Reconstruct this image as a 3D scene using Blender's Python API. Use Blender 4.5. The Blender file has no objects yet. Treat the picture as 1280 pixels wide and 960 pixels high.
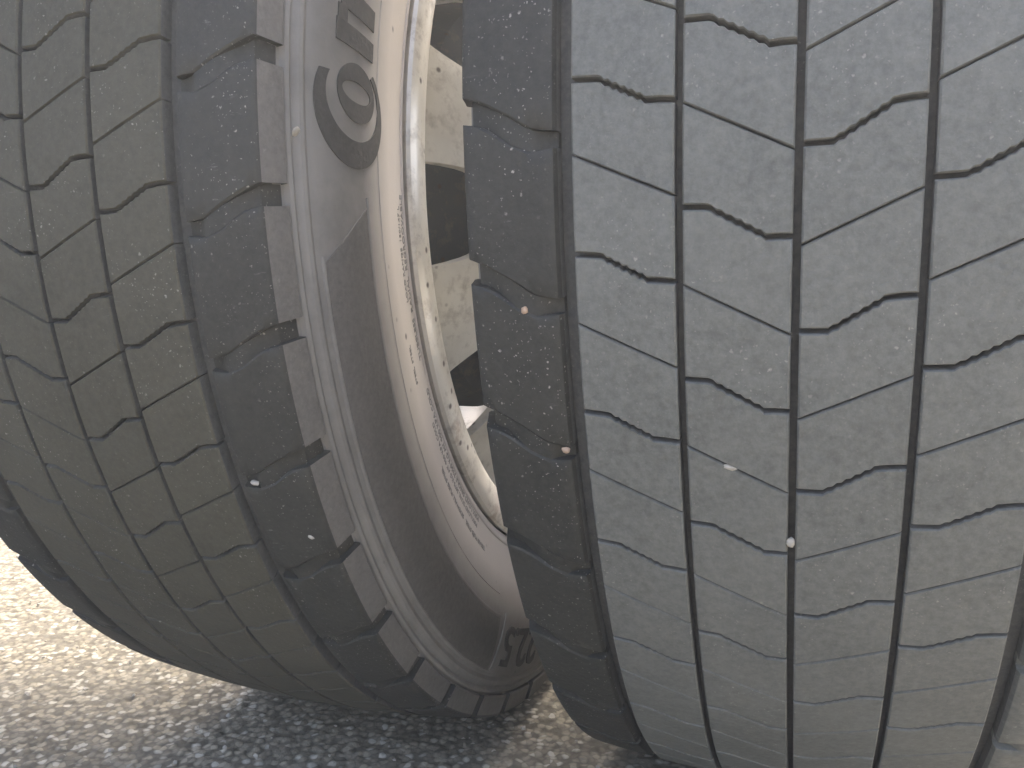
import bpy, bmesh, math, random
import numpy as np
from mathutils import Vector, Matrix, noise
random.seed(7); RNG = np.random.default_rng(7)
SC = bpy.context.scene
COL = SC.collection
R_ = math.radians

# ------------------------------------------------------------ camera
CAMP = (0.00825, -0.83538, 0.37320)
YAW, PITCH = 0.34857, -0.07741
cd = bpy.data.cameras.new('camera'); cam = bpy.data.objects.new('camera', cd); COL.objects.link(cam)
cam.location = CAMP
cam.rotation_euler = (math.pi/2 + PITCH, 0.0, YAW)
cd.sensor_width = 36.0; cd.lens = 36.0*1047.9/1280.0
cd.clip_start = 0.01; cd.clip_end = 400.0
SC.camera = cam

# ------------------------------------------------------------ world, sun, exposure
SUN_EL, SUN_AZ = R_(58), R_(3)          # azimuth from +Y towards +X
W = bpy.data.worlds.new("World"); SC.world = W; W.use_nodes = True
nt = W.node_tree
sky = nt.nodes.new('ShaderNodeTexSky'); sky.sky_type = 'NISHITA'; sky.sun_disc = False
sky.sun_elevation = SUN_EL; sky.sun_rotation = SUN_AZ; sky.dust_density = 7.0; sky.air_density = 0.8; sky.ozone_density = 0.3
bg = nt.nodes['Background']; bg.inputs['Strength'].default_value = 0.15
nt.links.new(sky.outputs[0], bg.inputs['Color'])
sd = bpy.data.lights.new('sun', 'SUN'); sd.energy = 0.8; sd.angle = R_(10); sd.color = (1.0, 0.95, 0.86)
sun = bpy.data.objects.new('sun', sd); COL.objects.link(sun)
tosun = Vector((math.sin(SUN_AZ)*math.cos(SUN_EL), math.cos(SUN_AZ)*math.cos(SUN_EL), math.sin(SUN_EL)))
sun.rotation_euler = tosun.to_track_quat('Z', 'Y').to_euler()
sun.location = (0, 0, 6)
SC.view_settings.view_transform = 'Standard'; SC.view_settings.look = 'None'
SC.view_settings.gamma = 1.0; SC.view_settings.exposure = 2.62
SC.view_settings.use_curve_mapping = False
HAZE = 0.075

# ------------------------------------------------------------ helpers
def link_mesh(name, verts, faces, mats, parent=None, loc=None, smooth=True, angle=32, midx=None):
    me = bpy.data.meshes.new(name)
    me.from_pydata([tuple(v) for v in verts], [], [tuple(f) for f in faces])
    for m in (mats if isinstance(mats, (list, tuple)) else [mats]): me.materials.append(m)
    if midx is not None: me.polygons.foreach_set('material_index', list(midx))
    finish(me, smooth, angle)
    return link(name, me, parent, loc)

def finish(me, smooth=True, angle=32):
    bm = bmesh.new(); bm.from_mesh(me)
    bmesh.ops.recalc_face_normals(bm, faces=bm.faces)
    if smooth:
        for f in bm.faces: f.smooth = True
        lim = R_(angle)
        for e in bm.edges:
            e.smooth = (len(e.link_faces) == 2 and e.calc_face_angle(0) < lim)
    bm.to_mesh(me); bm.free(); me.update()

def link(name, me, parent=None, loc=None):
    o = bpy.data.objects.new(name, me); COL.objects.link(o)
    if parent: o.parent = parent
    if loc: o.location = loc
    return o

def empty(name, loc):
    o = bpy.data.objects.new(name, None); COL.objects.link(o); o.location = loc
    o.empty_display_size = 0.1
    return o

def tag(o, label=None, cat=None, group=None, kind=None):
    if label: o['label'] = label
    if cat: o['category'] = cat
    if group: o['group'] = group
    if kind: o['kind'] = kind
    return o

class Mat:
    """small node-graph builder"""
    def __init__(s, name):
        s.m = bpy.data.materials.new(name); s.m.use_nodes = True
        s.t = s.m.node_tree; s.b = s.t.nodes['Principled BSDF']
        s.pos = s.t.nodes.new('ShaderNodeNewGeometry').outputs['Position']
    def L(s, a, b): s.t.links.new(a, b)
    def mapping(s, scale=(1, 1, 1), rot=(0, 0, 0)):
        n = s.t.nodes.new('ShaderNodeMapping'); n.inputs['Scale'].default_value = scale
        n.inputs['Rotation'].default_value = rot; s.L(s.pos, n.inputs['Vector']); return n.outputs[0]
    def noise(s, scale, detail=4, rough=.55, vec=None):
        n = s.t.nodes.new('ShaderNodeTexNoise'); n.inputs['Scale'].default_value = scale
        n.inputs['Detail'].default_value = detail; n.inputs['Roughness'].default_value = rough
        s.L(vec or s.pos, n.inputs['Vector']); return n.outputs['Fac']
    def voro(s, scale, out='Distance', vec=None, feat='F1'):
        n = s.t.nodes.new('ShaderNodeTexVoronoi'); n.inputs['Scale'].default_value = scale; n.feature = feat
        s.L(vec or s.pos, n.inputs['Vector']); return n.outputs[out]
    def ramp(s, fac, pts):
        n = s.t.nodes.new('ShaderNodeValToRGB'); e = n.color_ramp.elements
        while len(e) < len(pts): e.new(.5)
        for i, (p, c) in enumerate(pts):
            e[i].position = p; e[i].color = (c, c, c, 1) if isinstance(c, (int, float)) else (*c, 1)
        s.L(fac, n.inputs['Fac']); return n.outputs['Color']
    def mix(s, fac, a, b, mode='MIX'):
        n = s.t.nodes.new('ShaderNodeMix'); n.data_type = 'RGBA'; n.blend_type = mode
        for i, v in ((0, fac), (6, a), (7, b)):
            if isinstance(v, (int, float)): n.inputs[i].default_value = v if i == 0 else (v, v, v, 1)
            elif isinstance(v, tuple): n.inputs[i].default_value = (*v, 1)
            else: s.L(v, n.inputs[i])
        return n.outputs[2]
    def math(s, op, a, b=0.0):
        n = s.t.nodes.new('ShaderNodeMath'); n.operation = op
        for i, v in enumerate((a, b)):
            if isinstance(v, (int, float)): n.inputs[i].default_value = v
            else: s.L(v, n.inputs[i])
        return n.outputs[0]
    def bump(s, h, dist, strength=1.0, prev=None):
        n = s.t.nodes.new('ShaderNodeBump'); n.inputs['Distance'].default_value = dist
        n.inputs['Strength'].default_value = strength; s.L(h, n.inputs['Height'])
        if prev: s.L(prev, n.inputs['Normal'])
        return n.outputs[0]
    def out(s, color=None, rough=None, normal=None, metal=None, spec=None):
        for k, v in (('Base Color', color), ('Roughness', rough), ('Normal', normal), ('Metallic', metal), ('Specular IOR Level', spec)):
            if v is None: continue
            if isinstance(v, (int, float)): s.b.inputs[k].default_value = v
            elif isinstance(v, tuple): s.b.inputs[k].default_value = (*v, 1)
            else: s.L(v, s.b.inputs[k])
        return s.m

def rubber(name, dark, dust, cover=(.35, .65), speck=1.0, rough=(.5, .8), scuff=.3, grain=.00035):
    k = Mat(name)
    big = k.noise(9, 5, .6)
    fine = k.noise(260, 4, .7)
    mid = k.noise(48, 6, .7)
    f = k.ramp(k.math('ADD', k.math('MULTIPLY', big, .55), k.math('MULTIPLY', mid, .45)), [(cover[0], 0), (cover[1], 1)])
    c = k.mix(f, dark, dust)
    c = k.mix(k.ramp(fine, [(.35, 0.0), (.7, .55)]), c, tuple(min(1, v*1.5) for v in dust))
    # scuffs: short pale streaks lying obliquely
    sv = k.mapping((30, 30, 120), (.5, .3, .6))
    sc = k.math('MULTIPLY', k.ramp(k.noise(3.2, 5, .75, sv), [(.62, 0), (.78, 1)]), k.ramp(k.noise(16, 3), [(.5, 0), (.65, 1)]))
    c = k.mix(k.math('MULTIPLY', sc, scuff), c, (.34, .34, .32))
    # grit specks of several sizes, in patches
    dn = k.t.nodes.new('ShaderNodeTexNoise'); dn.inputs['Scale'].default_value = 620; dn.inputs['Detail'].default_value = 2
    k.L(k.pos, dn.inputs['Vector'])
    dv = k.t.nodes.new('ShaderNodeVectorMath'); dv.operation = 'MULTIPLY_ADD'; k.L(dn.outputs['Color'], dv.inputs[0]); dv.inputs[1].default_value = (.0022,)*3; k.L(k.pos, dv.inputs[2])
    for sc_, thr, am in ((260, .10, .8), (520, .14, .7), (900, .2, .6)):
        d = k.voro(sc_, vec=dv.outputs[0]); pick = k.voro(sc_, 'Color', vec=dv.outputs[0])
        sep = k.t.nodes.new('ShaderNodeSeparateColor'); k.L(pick, sep.inputs[0])
        on = k.math('GREATER_THAN', sep.outputs[0], .91)
        patch = k.ramp(k.noise(22, 3), [(.42, .08), (.66, 1)])
        dot = k.ramp(d, [(thr, 1), (thr+.14, 0)])
        fac = k.math('MULTIPLY', k.math('MULTIPLY', k.math('MULTIPLY', dot, on), patch), am*speck)
        c = k.mix(fac, c, (.40, .385, .345))
    n = k.bump(fine, grain, .8); n = k.bump(mid, .0008, .5, n)
    n = k.bump(k.math('SUBTRACT', 1.0, k.voro(330)), .00025, .5, n)
    r = k.mix(fine, rough[0], rough[1])
    return k.out(c, r, n, spec=.42)

M = {}
M['rib'] = rubber('worn_dusty_tread_rubber', (.082, .087, .081), (.130, .135, .124), (.36, .66), .6, (.5, .75), .25)
M['rib_inner'] = rubber('shaded_tread_rubber', (.040, .038, .027), (.064, .061, .045), (.36, .66), .8, (.55, .8), .25)  # darker, browner rib colour: shade and ground bounce put into it
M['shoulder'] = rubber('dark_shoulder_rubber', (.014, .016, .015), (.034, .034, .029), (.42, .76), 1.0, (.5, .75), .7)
M['groove'] = rubber('groove_rubber', (.050, .053, .054), (.08, .08, .075), (.45, .8), .3, (.7, .9), .1)
M['sidelug'] = rubber('lit_dusty_side_rubber', (.086, .082, .073), (.118, .112, .101), (.35, .65), .3, (.6, .8), .2)  # paler side faces: dust, plus light from the right put into colour
M['letter'] = rubber('moulded_letter_rubber', (.026, .027, .026), (.046, .044, .040), (.4, .75), .2, (.8, .95), .1)
M['faint'] = rubber('faint_print_rubber', (.20, .19, .17), (.28, .265, .24), (.4, .75), .1, (.7, .9), .1)
M['panel'] = rubber('ribbed_panel_rubber', (.096, .092, .085), (.130, .124, .114), (.35, .7), .15, (.5, .7), .1)

def sidewall_mat():
    k = Mat('dusty_sidewall_rubber')
    big = k.noise(6, 4, .55); mid = k.noise(40, 5, .65); fine = k.noise(500, 3, .6)
    sw = k.noise(5, 4, .6, k.mapping((1, 9, 9)))
    c = k.mix(k.ramp(big, [(.35, 0), (.68, 1)]), (.158, .151, .138), (.245, .234, .215))
    c = k.mix(k.ramp(mid, [(.45, 0), (.75, .45)]), c, (.10, .096, .09))
    c = k.mix(k.ramp(sw, [(.55, 0), (.75, .35)]), c, (.26, .245, .225))
    # radius from the axle: the bead zone is much paler than the zone under the tread
    sub = k.t.nodes.new('ShaderNodeVectorMath'); sub.operation = 'SUBTRACT'; k.L(k.pos, sub.inputs[0]); sub.inputs[1].default_value = (0, 0, .485)
    mul = k.t.nodes.new('ShaderNodeVectorMath'); mul.operation = 'MULTIPLY'; k.L(sub.outputs[0], mul.inputs[0]); mul.inputs[1].default_value = (0, 1, 1)
    ln = k.t.nodes.new('ShaderNodeVectorMath'); ln.operation = 'LENGTH'; k.L(mul.outputs[0], ln.inputs[0])
    rad = k.math('ADD', ln.outputs['Value'], k.math('MULTIPLY', k.math('SUBTRACT', big, .5), .03))
    c = k.mix(k.ramp(rad, [(.375, .75), (.415, 0)]), c, (.76, .70, .63))
    d = k.voro(75); sep = k.t.nodes.new('ShaderNodeSeparateColor'); k.L(k.voro(75, 'Color'), sep.inputs[0])
    dot = k.math('MULTIPLY', k.ramp(d, [(.08, 1), (.2, 0)]), k.math('GREATER_THAN', sep.outputs[0], .93))
    c = k.mix(k.math('MULTIPLY', dot, .8), c, (.05, .047, .043))
    n = k.bump(fine, .0002, .5); n = k.bump(mid, .0005, .35, n)
    return k.out(c, k.mix(mid, .6, .8), n, spec=.35)
M['sidewall'] = sidewall_mat()

def rim_mat(name, base, base2, metal, rough, rust=.5):
    k = Mat(name)
    big = k.noise(11, 5, .6); mid = k.noise(60, 6, .7); fine = k.noise(420, 3)
    c = k.mix(k.ramp(big, [(.35, 0), (.68, 1)]), base, base2)
    c = k.mix(k.ramp(mid, [(.52, 0), (.78, .75)]), c, (.20, .165, .125))
    c = k.mix(k.math('MULTIPLY', k.ramp(k.noise(26, 5, .7), [(.60, 0), (.70, 1)]), rust), c, (.24, .125, .05))
    d = k.voro(95); sep = k.t.nodes.new('ShaderNodeSeparateColor'); k.L(k.voro(95, 'Color'), sep.inputs[0])
    dot = k.math('MULTIPLY', k.ramp(d, [(.12, 1), (.26, 0)]), k.math('GREATER_THAN', sep.outputs[0], .86))
    c = k.mix(k.math('MULTIPLY', dot, .85), c, (.07, .05, .035))
    n = k.bump(mid, .0004, .35); n = k.bump(fine, .00012, .4, n)
    return k.out(c, k.mix(mid, rough, rough+.25), n, metal=metal, spec=.5)
M['rim'] = rim_mat('dirty_silver_rim_paint', (.88, .85, .78), (.70, .67, .59), .5, .28, .45)
M['disc'] = rim_mat('dirty_pale_disc_paint', (.66, .64, .56), (.48, .455, .385), .05, .5, .25)
M['drum'] = rim_mat('brake_drum_iron', (.05, .065, .072), (.07, .085, .09), .1, .6, .1)

def stone_mat(name, a, b):
    k = Mat(name); f = k.noise(300, 4, .6)
    return k.out(k.mix(f, a, b), .6, k.bump(f, .0004, .6))
M['stone'] = stone_mat('pale_pebble', (.26, .245, .21), (.44, .41, .35))
M['stone2'] = stone_mat('brown_pebble', (.30, .20, .13), (.48, .36, .26))

def asphalt_mat(name, fineres=True):
    k = Mat(name)
    vec = k.mapping((1, 1, .15))
    cell = k.voro(150 if fineres else 110, 'Color', vec)
    sep = k.t.nodes.new('ShaderNodeSeparateColor'); k.L(cell, sep.inputs[0])
    d = k.voro(150 if fineres else 110, 'Distance', vec)
    c = k.mix(k.ramp(sep.outputs[0], [(.1, 0), (.95, 1)]), (.185, .166, .125), (.45, .40, .30))
    c = k.mix(k.ramp(sep.outputs[1], [(.84, 0), (.90, 1)]), c, (.62, .59, .50))
    c = k.mix(k.ramp(d, [(.38, 0), (.72, 1)]), c, (.12, .108, .080))
    c = k.mix(k.ramp(k.noise(5, 4, .6), [(.35, 0), (.7, .5)]), c, (.27, .25, .205))
    fine = k.noise(520, 4, .7)
    n = k.bump(k.math('SUBTRACT', 1, d), .0035 if not fineres else .0012, .8)
    n = k.bump(fine, .0012, .8, n)
    r = k.mix(sep.outputs[2], .6, .95)
    return k.out(c, r, n, spec=.25)
M['asphalt'] = asphalt_mat('coarse_asphalt', True)
M['asphalt_far'] = asphalt_mat('coarse_asphalt_beyond', False)
k = Mat('chassis_paint'); M['chassis'] = k.out(k.mix(k.noise(8), (.02, .02, .022), (.04, .04, .04)), .6)

# ------------------------------------------------------------ ground
def hashcell(ix, iy, s):
    h = np.sin(ix*127.1 + iy*311.7 + s*74.7)*43758.5453
    return h - np.floor(h)
def cobble(X, Y, cs, seed):
    gx, gy = X/cs, Y/cs; ix, iy = np.floor(gx), np.floor(gy)
    best = np.full(X.shape, 9.0); val = np.zeros(X.shape)
    for dx in (-1, 0, 1):
        for dy in (-1, 0, 1):
            cx, cy = ix+dx, iy+dy
            px = cx + hashcell(cx, cy, seed); py = cy + hashcell(cx, cy, seed+1)
            d = np.hypot(gx-px, gy-py); v = hashcell(cx, cy, seed+2)
            m = d < best; best = np.where(m, d, best); val = np.where(m, v, val)
    return best, val
def build_ground():
    x0, x1, y0, y1, st = -1.75, .45, -.62, .62, .0026
    xs = np.arange(x0, x1, st); ys = np.arange(y0, y1, st)
    X, Y = np.meshgrid(xs, ys, indexing='ij')
    X = X + RNG.uniform(-.25, .25, X.shape)*st; Y = Y + RNG.uniform(-.25, .25, Y.shape)*st
    d, v = cobble(X, Y, .0068, 1); d2, v2 = cobble(X, Y, .0042, 5); d3, v3 = cobble(X, Y, .05, 9)
    Z = np.sqrt(np.clip(1 - (d/.62)**2, 0, 1))*(.0008 + .0017*v) + (.5-d2)*.0009*v2 + (v3-.5)*.0004
    Z += RNG.normal(0, .00012, Z.shape)
    # fade to the surrounding sheet at the border
    bw = np.minimum.reduce([X-x0, x1-X, Y-y0, y1-Y]); Z = Z*np.clip(bw/.05, 0, 1) - .003
    nx, ny = X.shape
    co = np.stack([X, Y, Z], -1).reshape(-1, 3).astype(np.float32)
    i = (np.arange(nx-1)[:, None]*ny + np.arange(ny-1)[None, :]).reshape(-1)
    F = np.stack([i, i+ny, i+ny+1, i+1], -1).astype(np.int32)
    me = bpy.data.meshes.new('asphalt_ground')
    me.vertices.add(len(co)); me.vertices.foreach_set('co', co.ravel())
    me.loops.add(F.size); me.loops.foreach_set('vertex_index', F.ravel())
    me.polygons.add(len(F)); me.polygons.foreach_set('loop_start', np.arange(0, F.size, 4, dtype=np.int32))
    me.update(calc_edges=True); me.validate()
    me.polygons.foreach_set('use_smooth', [True]*len(F)); me.materials.append(M['asphalt'])
    tag(link('ground', me), kind='structure')
    b = 25
    link_mesh('ground', [(-b, -b, -.0075), (b, -b, -.0075), (b, b, -.0075), (-b, b, -.0075)], [(0, 1, 2, 3)], M['asphalt_far'], smooth=False)['kind'] = 'structure'
build_ground()

# ------------------------------------------------------------ tyre geometry (wheel axis = X, nearest tread point at phi = 0, phi grows upwards)
RT, RC = .5, 2*1.11
NP = 44; PIT = 2*math.pi/NP
AX_Z = .485; XI = -.38941                 # axle height, inner wheel position
PH_OUT = -.028586; PH_IN = .057124 + .455*PIT
def crown(x): return RT - x*x/RC
def cyl(x, phi, r): return (x, -r*math.cos(phi), r*math.sin(phi))

def interp(pts, x):
    if x <= pts[0][0]: return pts[0][1]
    for (a, fa), (b, fb) in zip(pts, pts[1:]):
        if x <= b: return fa + (fb-fa)*(x-a)/(b-a)
    return pts[-1][1]

GW = .0016; G1 = .04515
RIBS = [ # x0, x1, heavy sipe polyline, fine sipe polyline (u = phi / pitch)
    (-.0895, -G1-GW, [(-.0895, .0), (-.0785, -.01), (-.0585, -.15), (-.044, -.17)], [(-.0895, -.42), (-.044, -.70)]),
    (-G1+GW, -GW,    [(-.045, -.75), (-.034, -.755), (-.0115, -.925), (0, -.93)],   [(-.0445, -.18), (0, -.485)]),
    (GW, G1-GW,      [(0, -.45), (.0122, -.45), (.0335, -.26), (.045, -.255)],      [(0, .01), (.0445, .305)]),
    (G1+GW, .0895,   [(.045, -.655), (.0575, -.65), (.079, -.485), (.0895, -.475)], [(.045, -.19), (.0895, .10)]),
]
def xcols(x0, x1, slope):
    a, b = slope
    xs = [x0, x0+.0008, (x0+.0008+a)/2, a]
    n = 12
    xs += [a + (b-a)*i/n for i in range(1, n)]
    xs += [b, (b+x1-.0008)/2, x1-.0008, x1]
    return xs
def zig(H, x, i, n0, n1):
    h = interp(H, x)
    if n0 < i < n1: h += (.006 if (i-n0) % 2 else -.006)
    return h
def grid_mesh(P, nrow, ncol, flags=None):
    vs = [p for row in P for p in row]; fs = []; mi = []
    for r in range(nrow-1):
        for c in range(ncol-1):
            i = r*ncol + c; fs.append((i, i+1, i+ncol+1, i+ncol)); mi.append(flags(r, c) if flags else 0)
    return vs, fs, mi
def rib_block(rib, kind):
    x0, x1, H, Fn = rib
    xs = xcols(x0, x1, (H[1][0], H[2][0]))
    xs = [xs[0]] + xs + [xs[-1]]           # wall columns
    n = len(xs); cdrop = [.0085, .0009] + [0]*(n-4) + [.0009, .0085]
    hw, fw = .0145, .0055
    def curve(ci, which):
        h = zig(H, xs[ci], ci, 4, 17); f = interp(Fn, xs[ci])
        if which == 'a': top, bot = h - hw, f + fw     # from the heavy sipe down to the fine one
        else: top, bot = f - fw, h - 1 + hw
        return top, bot
    # the fine sipe of a rib may sit above or below the heavy one: bring it within one pitch below
    sh = 0
    while interp(Fn, (x0+x1)/2) + sh > interp(H, (x0+x1)/2): sh -= 1
    Fn = [(a, b+sh) for a, b in Fn]
    vrow = [(0, .0085), (0, .0009), (.018, 0), (.25, 0), (.5, 0), (.75, 0), (.982, 0), (1, .0009), (1, .0085)]
    P = []
    for v, dr in vrow:
        row = []
        for ci in range(n):
            t, b = curve(ci, kind); u = t + (b-t)*v
            drop = max(dr, cdrop[ci])
            if dr == .0009 and cdrop[ci] == .0009: drop = .0013
            row.append(cyl(xs[ci], u*PIT, crown(xs[ci]) - drop))
        P.append(row)
    def fl(r, c): return 1 if (r in (0, len(vrow)-2) or c in (0, n-2)) else 0
    return grid_mesh(P, len(vrow), n, fl)
UP = [(.097, -.27), (.109, -.25), (.118, -.17), (.133, -.06), (.1405, -.02), (.2, -.02)]
LO = [(.097, -.37), (.108, -.385), (.118, -.33), (.130, -.215), (.1405, -.185), (.2, -.185)]
DEP = [(.097, .0060), (.1040, .0050), (.1072, .0014), (.112, .0006), (.119, .0008), (.126, .0030), (.133, .0056), (.2, .0068)]
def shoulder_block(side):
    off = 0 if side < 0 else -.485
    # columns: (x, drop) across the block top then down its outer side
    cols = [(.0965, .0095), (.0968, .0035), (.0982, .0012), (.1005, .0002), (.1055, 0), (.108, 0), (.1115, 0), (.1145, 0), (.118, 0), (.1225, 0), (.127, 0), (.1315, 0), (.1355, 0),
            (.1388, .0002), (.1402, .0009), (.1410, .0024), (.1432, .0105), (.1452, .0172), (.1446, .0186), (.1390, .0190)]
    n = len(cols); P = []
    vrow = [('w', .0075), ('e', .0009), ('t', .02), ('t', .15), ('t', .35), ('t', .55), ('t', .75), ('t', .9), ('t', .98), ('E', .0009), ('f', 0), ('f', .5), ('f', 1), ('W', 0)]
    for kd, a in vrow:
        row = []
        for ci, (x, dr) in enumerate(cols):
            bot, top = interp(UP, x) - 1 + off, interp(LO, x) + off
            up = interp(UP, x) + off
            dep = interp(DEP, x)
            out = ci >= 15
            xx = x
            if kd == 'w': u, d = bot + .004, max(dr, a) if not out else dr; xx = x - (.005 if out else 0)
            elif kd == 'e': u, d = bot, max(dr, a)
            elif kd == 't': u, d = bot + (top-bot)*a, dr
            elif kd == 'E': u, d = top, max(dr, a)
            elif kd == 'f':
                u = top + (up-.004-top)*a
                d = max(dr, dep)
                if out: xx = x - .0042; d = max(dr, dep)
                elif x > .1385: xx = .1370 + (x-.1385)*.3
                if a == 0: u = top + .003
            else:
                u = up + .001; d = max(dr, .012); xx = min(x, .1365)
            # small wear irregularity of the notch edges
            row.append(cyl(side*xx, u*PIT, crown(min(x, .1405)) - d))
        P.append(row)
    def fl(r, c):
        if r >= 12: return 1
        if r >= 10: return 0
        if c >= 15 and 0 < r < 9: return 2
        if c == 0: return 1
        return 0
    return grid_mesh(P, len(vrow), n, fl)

# sidewall profile (radius, |x|), from the tread base to the bead
SW = [(.4805, .1370), (.4780, .1392), (.4735, .1402), (.4712, .1412), (.4700, .1440), (.4685, .1452), (.4668, .1446), (.4655, .1440), (.4640, .1448), (.4625, .1470),
      (.4605, .1480), (.4585, .1474), (.4570, .1470), (.4555, .1480), (.4530, .1492), (.447, .1508), (.440, .1522), (.430, .1533), (.418, .1538), (.406, .1535), (.395, .1526),
      (.384, .1510), (.374, .1492), (.365, .1474), (.357, .1458), (.3500, .1444), (.3468, .1438), (.3460, .1446), (.3450, .1447), (.3442, .1434), (.3410, .1424), (.3380, .1408), (.3360, .1378), (.334, .130)]
def swx(r):
    pts = [(a, b) for a, b in reversed(SW)]
    return interp(pts, r)
def carcass():
    prof = [(x, r) for r, x in reversed(SW)]
    base = [(.1370, crown(.137)-.0115), (.122, crown(.122)-.0095), (.0965, crown(.0965)-.0092)]
    for g in (.0895, G1+GW, G1-GW, GW):
        base.append((g, crown(g)-.0082))
    prof = prof + base
    full = prof + [(-x, r) for x, r in reversed(prof)]
    ns = 220; vs = []; fs = []; m = len(full)
    for s in range(ns):
        a = 2*math.pi*s/ns
        for x, r in full: vs.append(cyl(x, a, r))
    mi = []
    for s in range(ns):
        t = (s+1) % ns
        for j in range(m-1):
            fs.append((s*m+j, s*m+j+1, t*m+j+1, t*m+j))
            x, r = full[j]; mi.append(1 if (r > .474 and abs(x) <= .1402) else 0)
    return vs, fs, mi
def revolve(prof, ns=160, closed=True):
    vs = []; fs = []; m = len(prof)
    for s in range(ns):
        a = 2*math.pi*s/ns
        for x, r in prof: vs.append(cyl(x, a, r))
    for s in range(ns):
        t = (s+1) % ns
        for j in range(m if closed else m-1):
            j2 = (j+1) % m; fs.append((s*m+j, s*m+j2, t*m+j2, t*m+j))
    return vs, fs

def mk(name, data, mats, angle=32):
    vs, fs = data[:2]; me = bpy.data.meshes.new(name); me.from_pydata(vs, [], fs)
    for m in mats: me.materials.append(m)
    if len(data) > 2: me.polygons.foreach_set('material_index', data[2])
    finish(me, True, angle); return me

BL = []   # (name, mesh data)
for rb in RIBS:
    for kd in 'ab': BL.append(('tread_block', rib_block(rb, kd)))
for sd_ in (-1, 1): BL.append(('shoulder_block', shoulder_block(sd_)))
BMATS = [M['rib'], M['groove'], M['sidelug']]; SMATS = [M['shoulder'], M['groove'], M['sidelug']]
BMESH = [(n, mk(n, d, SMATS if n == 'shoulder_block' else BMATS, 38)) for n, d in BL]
CAR = mk('tyre', carcass(), [M['sidewall'], M['groove']], 28)
FRONT = range(-11, 5)      # pitches built one block at a time
def rest_mesh():
    vs = []; fs = []; mi = []
    for p in range(NP):
        q = p if p < 5 else p - NP
        if q in FRONT: continue
        a = p*PIT; c, s = math.cos(a), math.sin(a)
        for n, d in BL:
            b = len(vs)
            # phi + a : rotation about X taking (-cos, sin) forward in phi
            for x, y, z in d[0]: vs.append((x, y*c + z*s, -y*s + z*c))
            fs += [tuple(i+b for i in f) for f in d[1]]
            mi += [m + (3 if n == 'shoulder_block' else 0) for m in d[2]]
    return mk('tread_block', (vs, fs, mi), BMATS + SMATS, 38)
REST = rest_mesh()
def inner_copy(me):                         # inner tyre's ribs swap to the darker copy with shade in its colour
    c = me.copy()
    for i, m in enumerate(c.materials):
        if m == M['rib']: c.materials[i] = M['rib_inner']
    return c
BMESH_OUT = list(BMESH)                     # outer tyre's outer shoulder takes the paler rib colour: glare put into colour
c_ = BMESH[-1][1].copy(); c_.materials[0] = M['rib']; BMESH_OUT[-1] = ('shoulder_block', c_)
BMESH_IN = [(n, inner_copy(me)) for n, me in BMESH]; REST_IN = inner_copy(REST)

# ---- sidewall decoration, on the +X face
def sw_pt(phi, r, lift): return cyl(swx(r) + lift, phi, r)
def slab(poly_grid, lift, name, mat, parent, angle=40, skirt=True):
    """poly_grid: rows of (phi_deg, r, extra lift); a raised patch with a skirt going into the sidewall"""
    nr, nc = len(poly_grid), len(poly_grid[0])
    P = [[sw_pt(R_(a), r, lift + e) for a, r, e in row] for row in poly_grid]
    vs, fs, _ = grid_mesh(P, nr, nc)
    if skirt:
        ring = [(0, c) for c in range(nc)] + [(r, nc-1) for r in range(1, nr)] + [(nr-1, c) for c in range(nc-2, -1, -1)] + [(r, 0) for r in range(nr-2, 0, -1)]
        b = len(vs); m = len(ring)
        for (r, c) in ring:
            a, rr, e = poly_grid[r][c]; vs.append(sw_pt(R_(a), rr, -.0008))
        for i in range(m):
            j = (i+1) % m; p, q = ring[i], ring[j]
            fs.append((p[0]*nc+p[1], q[0]*nc+q[1], b+j, b+i))
    return link_mesh(name, vs, fs, mat, parent, angle=angle)
def ring_slab(outer, inner, lift, name, mat, parent, a0=0, a1=360, n=72):
    """outer/inner: (cphi, cr, aphi, br) ellipses; angle measured from +phi, open between a1 and a0"""
    full = (a1-a0) >= 360; rows = []
    for i in range(n + 1):
        t = R_(a0 + (a1-a0)*i/n)
        row = []
        for k in range(5):
            w = k/4
            po = [(1-w)*outer[j] + w*inner[j] for j in range(4)]
            row.append((po[0] + po[2]*math.cos(t), po[1] + po[3]*math.sin(t), 0))
        rows.append(row)
    return slab(rows, lift, name, mat, parent)
def text_patch(s, phi0, rbase, cap, lift, name, mat, parent, bold=0.0, stretch=1.0, space=1.0, track=None):
    cu = bpy.data.curves.new('lettering', 'FONT'); cu.body = s; cu.size = 1.0; cu.offset = bold
    cu.space_character = space; cu.resolution_u = 3; cu.extrude = .5
    ob = bpy.data.objects.new('lettering', cu); COL.objects.link(ob)
    dg = bpy.context.evaluated_depsgraph_get(); dg.update()
    me = bpy.data.meshes.new_from_object(ob.evaluated_get(dg), depsgraph=dg)
    bpy.data.objects.remove(ob); bpy.data.curves.remove(cu)
    bm = bmesh.new(); bm.from_mesh(me)
    bmesh.ops.remove_doubles(bm, verts=bm.verts, dist=1e-5)
    if cap > .01:
        for i in range(0, 9):
            bmesh.ops.bisect_plane(bm, geom=bm.verts[:]+bm.edges[:]+bm.faces[:], plane_co=(0, i*.09, 0), plane_no=(0, 1, 0))
        for i in range(1, 24):
            bmesh.ops.bisect_plane(bm, geom=bm.verts[:]+bm.edges[:]+bm.faces[:], plane_co=(i*.3, 0, 0), plane_no=(1, 0, 0))
    k = cap/.69
    for v in bm.verts:
        r = rbase + v.co.y*k; phi = R_(phi0) + v.co.x*k*stretch/rbase
        v.co = sw_pt(phi, r, lift if v.co.z > 0 else -.0006)
    bmesh.ops.recalc_face_normals(bm, faces=bm.faces)
    bm.to_mesh(me); bm.free(); me.name = name; me.materials.clear(); me.materials.append(mat)
    return link(name, me, parent)

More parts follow.
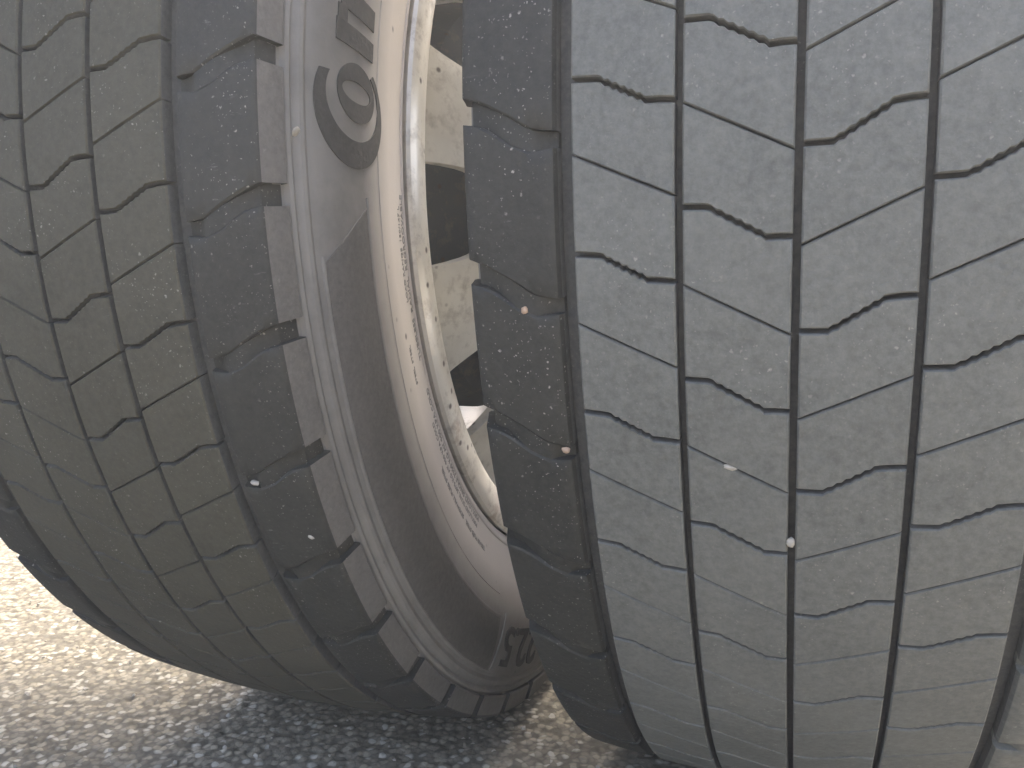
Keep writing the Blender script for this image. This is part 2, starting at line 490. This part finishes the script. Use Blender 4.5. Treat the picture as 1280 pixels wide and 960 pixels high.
def decorate(parent):
    # sunken-looking ribbed panel: fine radial ribs, pointed upper end
    rows = []; n = 420
    a_top, a_bot = -6.9, -62.0
    for i in range(n+1):
        a = a_top + (a_bot-a_top)*i/n
        rin, rout = .4105, .4520
        if a > -10.4: rout = .4115 + (a_top - a)/3.5*(.4520-.4115)
        rout = min(.4520, rout)
        if a < -61: rin, rout = .4105, .4520
        e = .0004 if i % 2 else 0
        rows.append([(a, rin + (rout-rin)*k/5, e if 0 < k < 5 else 0) for k in range(6)])
    slab(rows, .0003, 'ribbed_panel', M['panel'], parent, 60)
    # thin raised border line round the panel
    def band(r0, r1, a0, a1, nm='raised_line', lift=.0009, mat=M['sidewall'], m=None):
        m = m or max(6, int(abs(a1-a0)/1.2))
        rows = [[(a0+(a1-a0)*i/m, r0 + (r1-r0)*k/3, 0 if k in (1, 2) else -.0006) for k in range(4)] for i in range(m+1)]
        return slab(rows, lift, nm, mat, parent, 50)
    band(.4525, .4545, -10.0, -63.0); band(.4075, .4100, -6.0, -62.0)
    # raised plate that carries the size digits
    rows = [[(a + (.45-r)*-25 * (1 if i == 0 else 0), r, 0) for r in np.linspace(.4045, .4540, 6)] for i, a in enumerate(np.linspace(-62.6, -104, 30))]
    slab(rows, .0011, 'size_plate', M['sidewall'], parent, 40)
    # digits read upside down at the foot of the tyre: 295/60 R 22.5
    o = text_patch('295/60 R 22.5', 0, .4150, .0325, .0021, 'size_lettering', M['letter'], parent, bold=.015, stretch=1.15)
    # swing it so that the last digit ends at -64.3 degrees
    mx = max(math.atan2(v.co.z, -v.co.y) if math.atan2(v.co.z, -v.co.y) < 3 else 0 for v in o.data.vertices)
    d = R_(-64.3) - mx; c, s = math.cos(d), math.sin(d)
    for v in o.data.vertices:
        x, y, z = v.co; v.co = (x, y*c + z*s, -y*s + z*c)
    # maker's name: large C holding an o, then n t i n e n t a l, reading upwards
    L = M['letter']
    ring_slab((.45, .4195, 4.35, .0338), (1.15, .4185, 3.0, .0268), .0007, 'brand_lettering', L, parent, 62, 322, 80)
    ring_slab((1.75, .4165, 2.2, .0195), (1.8, .4170, .78, .0150), .0007, 'brand_lettering', L, parent, 0, 360, 60)
    def quad(a0, a1, r0, r1, nm='brand_lettering'):
        rows = [[(a0+(a1-a0)*i/6, r0+(r1-r0)*k/4, 0) for k in range(5)] for i in range(7)]
        slab(rows, .0007, nm, L, parent)
    quad(4.95, 6.5, .3995, .4375); quad(7.5, 9.2, .3995, .4345); quad(6.45, 7.55, .4285, .4365)
    text_patch('tinental', 9.9, .3995, .0500, .0007, 'brand_lettering', L, parent, bold=.03)
    # small print near the bead
    for s, p, r, c in (('TUBELESS  RADIAL  REGROOVABLE', -23.5, .3475, .0042), ('LOAD RANGE  150/147 L', -16.5, .3545, .0034), ('STEEL  STEEL', -25.0, .3660, .0030),
                       ('MAX LOAD SINGLE 3350 KG AT 900 KPA COLD', -51.5, .3475, .0042), ('MAX LOAD DUAL 3075 KG AT 900 KPA COLD', -51.0, .3545, .0036),
                       ('TREAD PLIES STEEL   SIDEWALL PLIES STEEL', -54.5, .3650, .0036)):
        text_patch(s, p, r, c, .0003, 'small_lettering', M['faint'], parent, bold=.0, stretch=1.15)
    # moulded guide rings either side of the lettering
    band(.3905, .3920, 12, -61, lift=.0005)

# ---- rim and disc; s = +1: disc on the +X side, flush with the flange
def rim_prof():
    half = [(.1330, .3320), (.1395, .3350), (.1428, .3362), (.1452, .3345), (.1466, .3305), (.1470, .3260), (.1466, .3205), (.1455, .3150), (.1440, .3105), (.1425, .3085), (.1405, .3072),
            (.1340, .3060), (.115, .3035), (.095, .3000), (.06, .286), (.03, .270)]
    back = [(.03, .264), (.06, .280), (.095, .2945)]
    outer = half + [(-x, r) for x, r in reversed(half)]
    # tyre-side skin
    skin = [(-.131, .3300), (-.126, .3230), (-.10, .3130), (-.06, .3010), (.06, .3010), (.10, .3130), (.126, .3230), (.131, .3300)]
    return outer + skin
DISC_P = [(.110, .1935), (.150, .1935), (.163, .1900), (.176, .1770), (.192, .1600), (.215, .1480), (.240, .1370), (.262, .1250), (.280, .1130), (.2965, .1000)]
def disc_mesh():
    vs = []; fs = []
    def dx(r): return interp(DISC_P, r)
    sector = math.pi/5; rin, rout = .192, .2965; hc, ha, hr = .2435, R_(8.6), .0450
    K = 40
    def add(front):
        off = 0 if front else -.012
        for sct in range(10):
            c0 = R_(-7.5) + sct*sector
            b = len(vs); rings = 6
            for i in range(K):
                t = 2*math.pi*i/K
                ct, st = math.cos(t), math.sin(t)
                sc = min((sector/2)/abs(ct*ha) if abs(ct) > 1e-6 else 9e9, ((rout-hc) if st > 0 else (hc-rin))/abs(st*hr) if abs(st) > 1e-6 else 9e9)
                ex, ey = (abs(ct)**.62*(1 if ct > 0 else -1))*ha, (abs(st)**.62*(1 if st > 0 else -1))*hr
                for k in range(rings):
                    w = k/(rings-1)
                    a = ex*(1-w) + ct*ha*sc*w; r = hc + ey*(1-w) + st*hr*sc*w
                    vs.append(cyl(dx(r) + off - (.0015 if (k == 0 and front) else 0), c0 + a, r))
            for i in range(K):
                j = (i+1) % K
                for k in range(rings-1): fs.append((b+i*rings+k, b+j*rings+k, b+j*rings+k+1, b+i*rings+k+1))
        # hub flat
        ns = 120; pr = [.110, .130, .150, .158, .163, .170, .176, .184, .192]
        b = len(vs); m = len(pr)
        for s in range(ns):
            for r in pr: vs.append(cyl(dx(r)+off, 2*math.pi*s/ns, r))
        for s in range(ns):
            t = (s+1) % ns
            for j in range(m-1): fs.append((b+s*m+j, b+s*m+j+1, b+t*m+j+1, b+t*m+j))
    add(True); nfront = len(vs); add(False)
    # hole walls
    for sct in range(10):
        for i in range(K):
            j = (i+1) % K; a = sct*K*6
            fs.append((a+i*6, a+j*6, nfront+a+j*6, nfront+a+i*6))
    return vs, fs
RIM = mk('rim', revolve(rim_prof(), 200), [M['rim']], 30)
DISC = mk('wheel_disc', disc_mesh(), [M['disc']], 35)
def wheel(x, phase, label, side):
    t = empty('truck_wheel', (x, 0, AX_Z))
    tag(t, label, 'wheel', 'pair of rear wheels')
    tyre = link('tyre', CAR, t)
    for p in FRONT:
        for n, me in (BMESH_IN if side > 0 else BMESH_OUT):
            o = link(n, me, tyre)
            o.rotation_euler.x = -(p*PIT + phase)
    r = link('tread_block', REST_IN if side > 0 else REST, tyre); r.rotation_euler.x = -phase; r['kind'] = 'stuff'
    decorate(tyre)
    link('rim', RIM, t)
    d = link('wheel_disc', DISC, t)
    if side < 0: d.rotation_euler.z = math.pi
    return t
w_in = wheel(XI, PH_IN, 'left inner truck wheel with dusty brown sidewall, size digits 22.5 and a silver rim', 1)
w_out = wheel(0.0, PH_OUT, 'outer truck wheel at right, nearest, worn grey tread seen face on with zigzag sipes', -1)

# brake drum and axle behind the hand holes
hub = empty('axle_hub', (XI, 0, AX_Z)); tag(hub, 'dark brake drum seen through the hand holes beside the silver rim edge', 'brake drum')
link_mesh('brake_drum', *revolve([(-.17, .09), (-.17, .205), (-.15, .212), (-.12, .205), (.06, .205), (.085, .198), (.10, .17), (.185, .107), (.185, .02), (-.17, .02)], 96), M['drum'], hub)
link_mesh('dust_shield', *revolve([(-.185, .02), (-.185, .262), (-.178, .262), (-.178, .02)], 96), M['drum'], hub)
link_mesh('hub_cap', *revolve([(.17, .0), (.17, .105), (.30, .105), (.42, .09), (.44, .05), (.445, .0)], 64, False), M['drum'], hub)
link_mesh('axle_tube', *revolve([(-1.2, 0), (-1.2, .065), (-.16, .065), (-.16, 0)], 40, False), M['drum'], hub)

# truck floor above the wheels (added out of view, outline cut to shade wheels and ground)
def slab_poly(name, poly, z0, z1, mat):
    n = len(poly); vs = [(x, y, z0) for x, y in poly] + [(x, y, z1) for x, y in poly]
    fs = [tuple(range(n))[::-1], tuple(range(n, 2*n))] + [(i, (i+1) % n, n+(i+1) % n, n+i) for i in range(n)]
    return link_mesh(name, vs, fs, mat, smooth=False)
ZB = 1.04; b_ = math.cos(SUN_AZ)/math.tan(SUN_EL); a_ = math.sin(SUN_AZ)/math.tan(SUN_EL)
def edge(gx, gy): return (gx + ZB*a_, gy + ZB*b_)
beam = slab_poly('truck_shade_floor', [(-2.35, -.9), (-.27, -.9), (-.27, .28), (.12, .28), edge(.1, .0), edge(-.18, -.02), edge(-.59, -.14), edge(-.753, -.245), edge(-1.1, -.40), (-2.35, edge(-1.1, -.40)[1])], ZB, ZB+.10, M['chassis'])
tag(beam, 'dark truck floor over the two wheels, unseen, outline shaped to cast shade', 'truck floor')

rear = slab_poly('sky_blocker', [(-2.35, 1.05), (-.50, 1.05), (-.50, 3.6), (-2.35, 3.6)], ZB, ZB+.10, M['chassis'])  # unseen slab added to cut sky light on the ground at left
tag(rear, 'added dark slab beyond the wheels, out of view, blocking sky light', 'sky blocker')

# haze volume added to stand in for lens veil and lift blacks
hz = Mat('haze'); hz.t.nodes.remove(hz.b); vol = hz.t.nodes.new('ShaderNodeVolumePrincipled')
vol.inputs['Color'].default_value = (.93, .94, .93, 1); vol.inputs['Density'].default_value = HAZE; vol.inputs['Anisotropy'].default_value = .35
hz.L(vol.outputs[0], hz.t.nodes['Material Output'].inputs['Volume'])
haze = slab_poly('haze', [(-26, -26), (26, -26), (26, 26), (-26, 26)], -1.0, 1.45, hz.m); haze['kind'] = 'stuff'

# ------------------------------------------------------------ grit caught in the tread and lying about
def pebble(loc, size, mat, label, group=None):
    bm = bmesh.new(); bmesh.ops.create_icosphere(bm, subdivisions=2, radius=1)
    sd = random.uniform(0, 50)
    for v in bm.verts:
        f = 1 + .35*noise.noise(v.co*1.6 + Vector((sd, 0, 0))); v.co = Vector((v.co.x*size[0], v.co.y*size[1], v.co.z*size[2]))*f
    me = bpy.data.meshes.new('pebble'); bm.to_mesh(me); bm.free(); me.materials.append(mat); finish(me, True, 50)
    o = link('pebble', me, None, loc); o.rotation_euler = (random.random()*.6, random.random()*.6, 0)
    return tag(o, label, 'pebble', group or 'small stones caught in the treads')
def tread_loc(wx, x, phi, dr=0):
    c = cyl(x, phi, crown(x)+dr); return (wx + c[0], c[1], AX_Z + c[2])

for wx, x, ph, sz, mt, lb in (
    (0, -.0003, -.4333, (.0018, .0016, .0026), 'stone', 'pale pebble wedged low in the centre groove of the right tyre'),
    (0, -.0256, -.3594, (.0030, .0012, .0012), 'stone', 'small pale chip stuck in a thin slanting sipe of the right tyre'),
    (0, -.1144, -.2203, (.0018, .0016, .0018), 'stone2', 'rust brown pebble in the shoulder notch of the right tyre'),
    (0, -.1000, -.3560, (.0022, .0016, .0014), 'stone2', 'brown stone at the inner end of a shoulder notch, right tyre'),
    (XI, .1057, -.4223, (.0030, .0018, .0012), 'stone', 'pale flat chip in a shoulder pocket of the left tyre'),
    (XI, .1287, -.4994, (.0024, .0014, .0012), 'stone', 'pale chip on the dark shoulder of the left tyre near the ground')):
    pebble(tread_loc(wx, x, ph, -.0005), sz, M[mt], lb)

pebble((XI + .1490, -.4690*math.cos(-.0382), AX_Z - .4690*math.sin(.0382)), (.0014, .0022, .0026), M['stone'], 'tiny pale stone on the ledge below a shoulder block of the left tyre')

# loose grit on the asphalt
bm = bmesh.new()
for i in range(520):
    gx, gy = random.uniform(-1.3, .2), random.uniform(-.45, .35); sz = random.choice((.0009, .0012, .0016, .0022, .003))
    m = Matrix.Translation((gx, gy, .0004 + sz*.4)) @ Matrix.Rotation(random.uniform(0, 3), 4, 'Z') @ Matrix.Diagonal((sz, sz*random.uniform(.6, 1), sz*random.uniform(.5, .8), 1))
    g = bmesh.ops.create_icosphere(bm, subdivisions=1, radius=1, matrix=m)
    for v in g['verts']: v.co += Vector((random.uniform(-1, 1), random.uniform(-1, 1), random.uniform(-1, 1)))*sz*.22
me = bpy.data.meshes.new('loose_grit'); bm.to_mesh(me); bm.free(); me.materials.append(M['stone'])
tag(link('loose_grit', me), 'loose sandy grit scattered over the asphalt round the tyres', 'grit', kind='stuff')
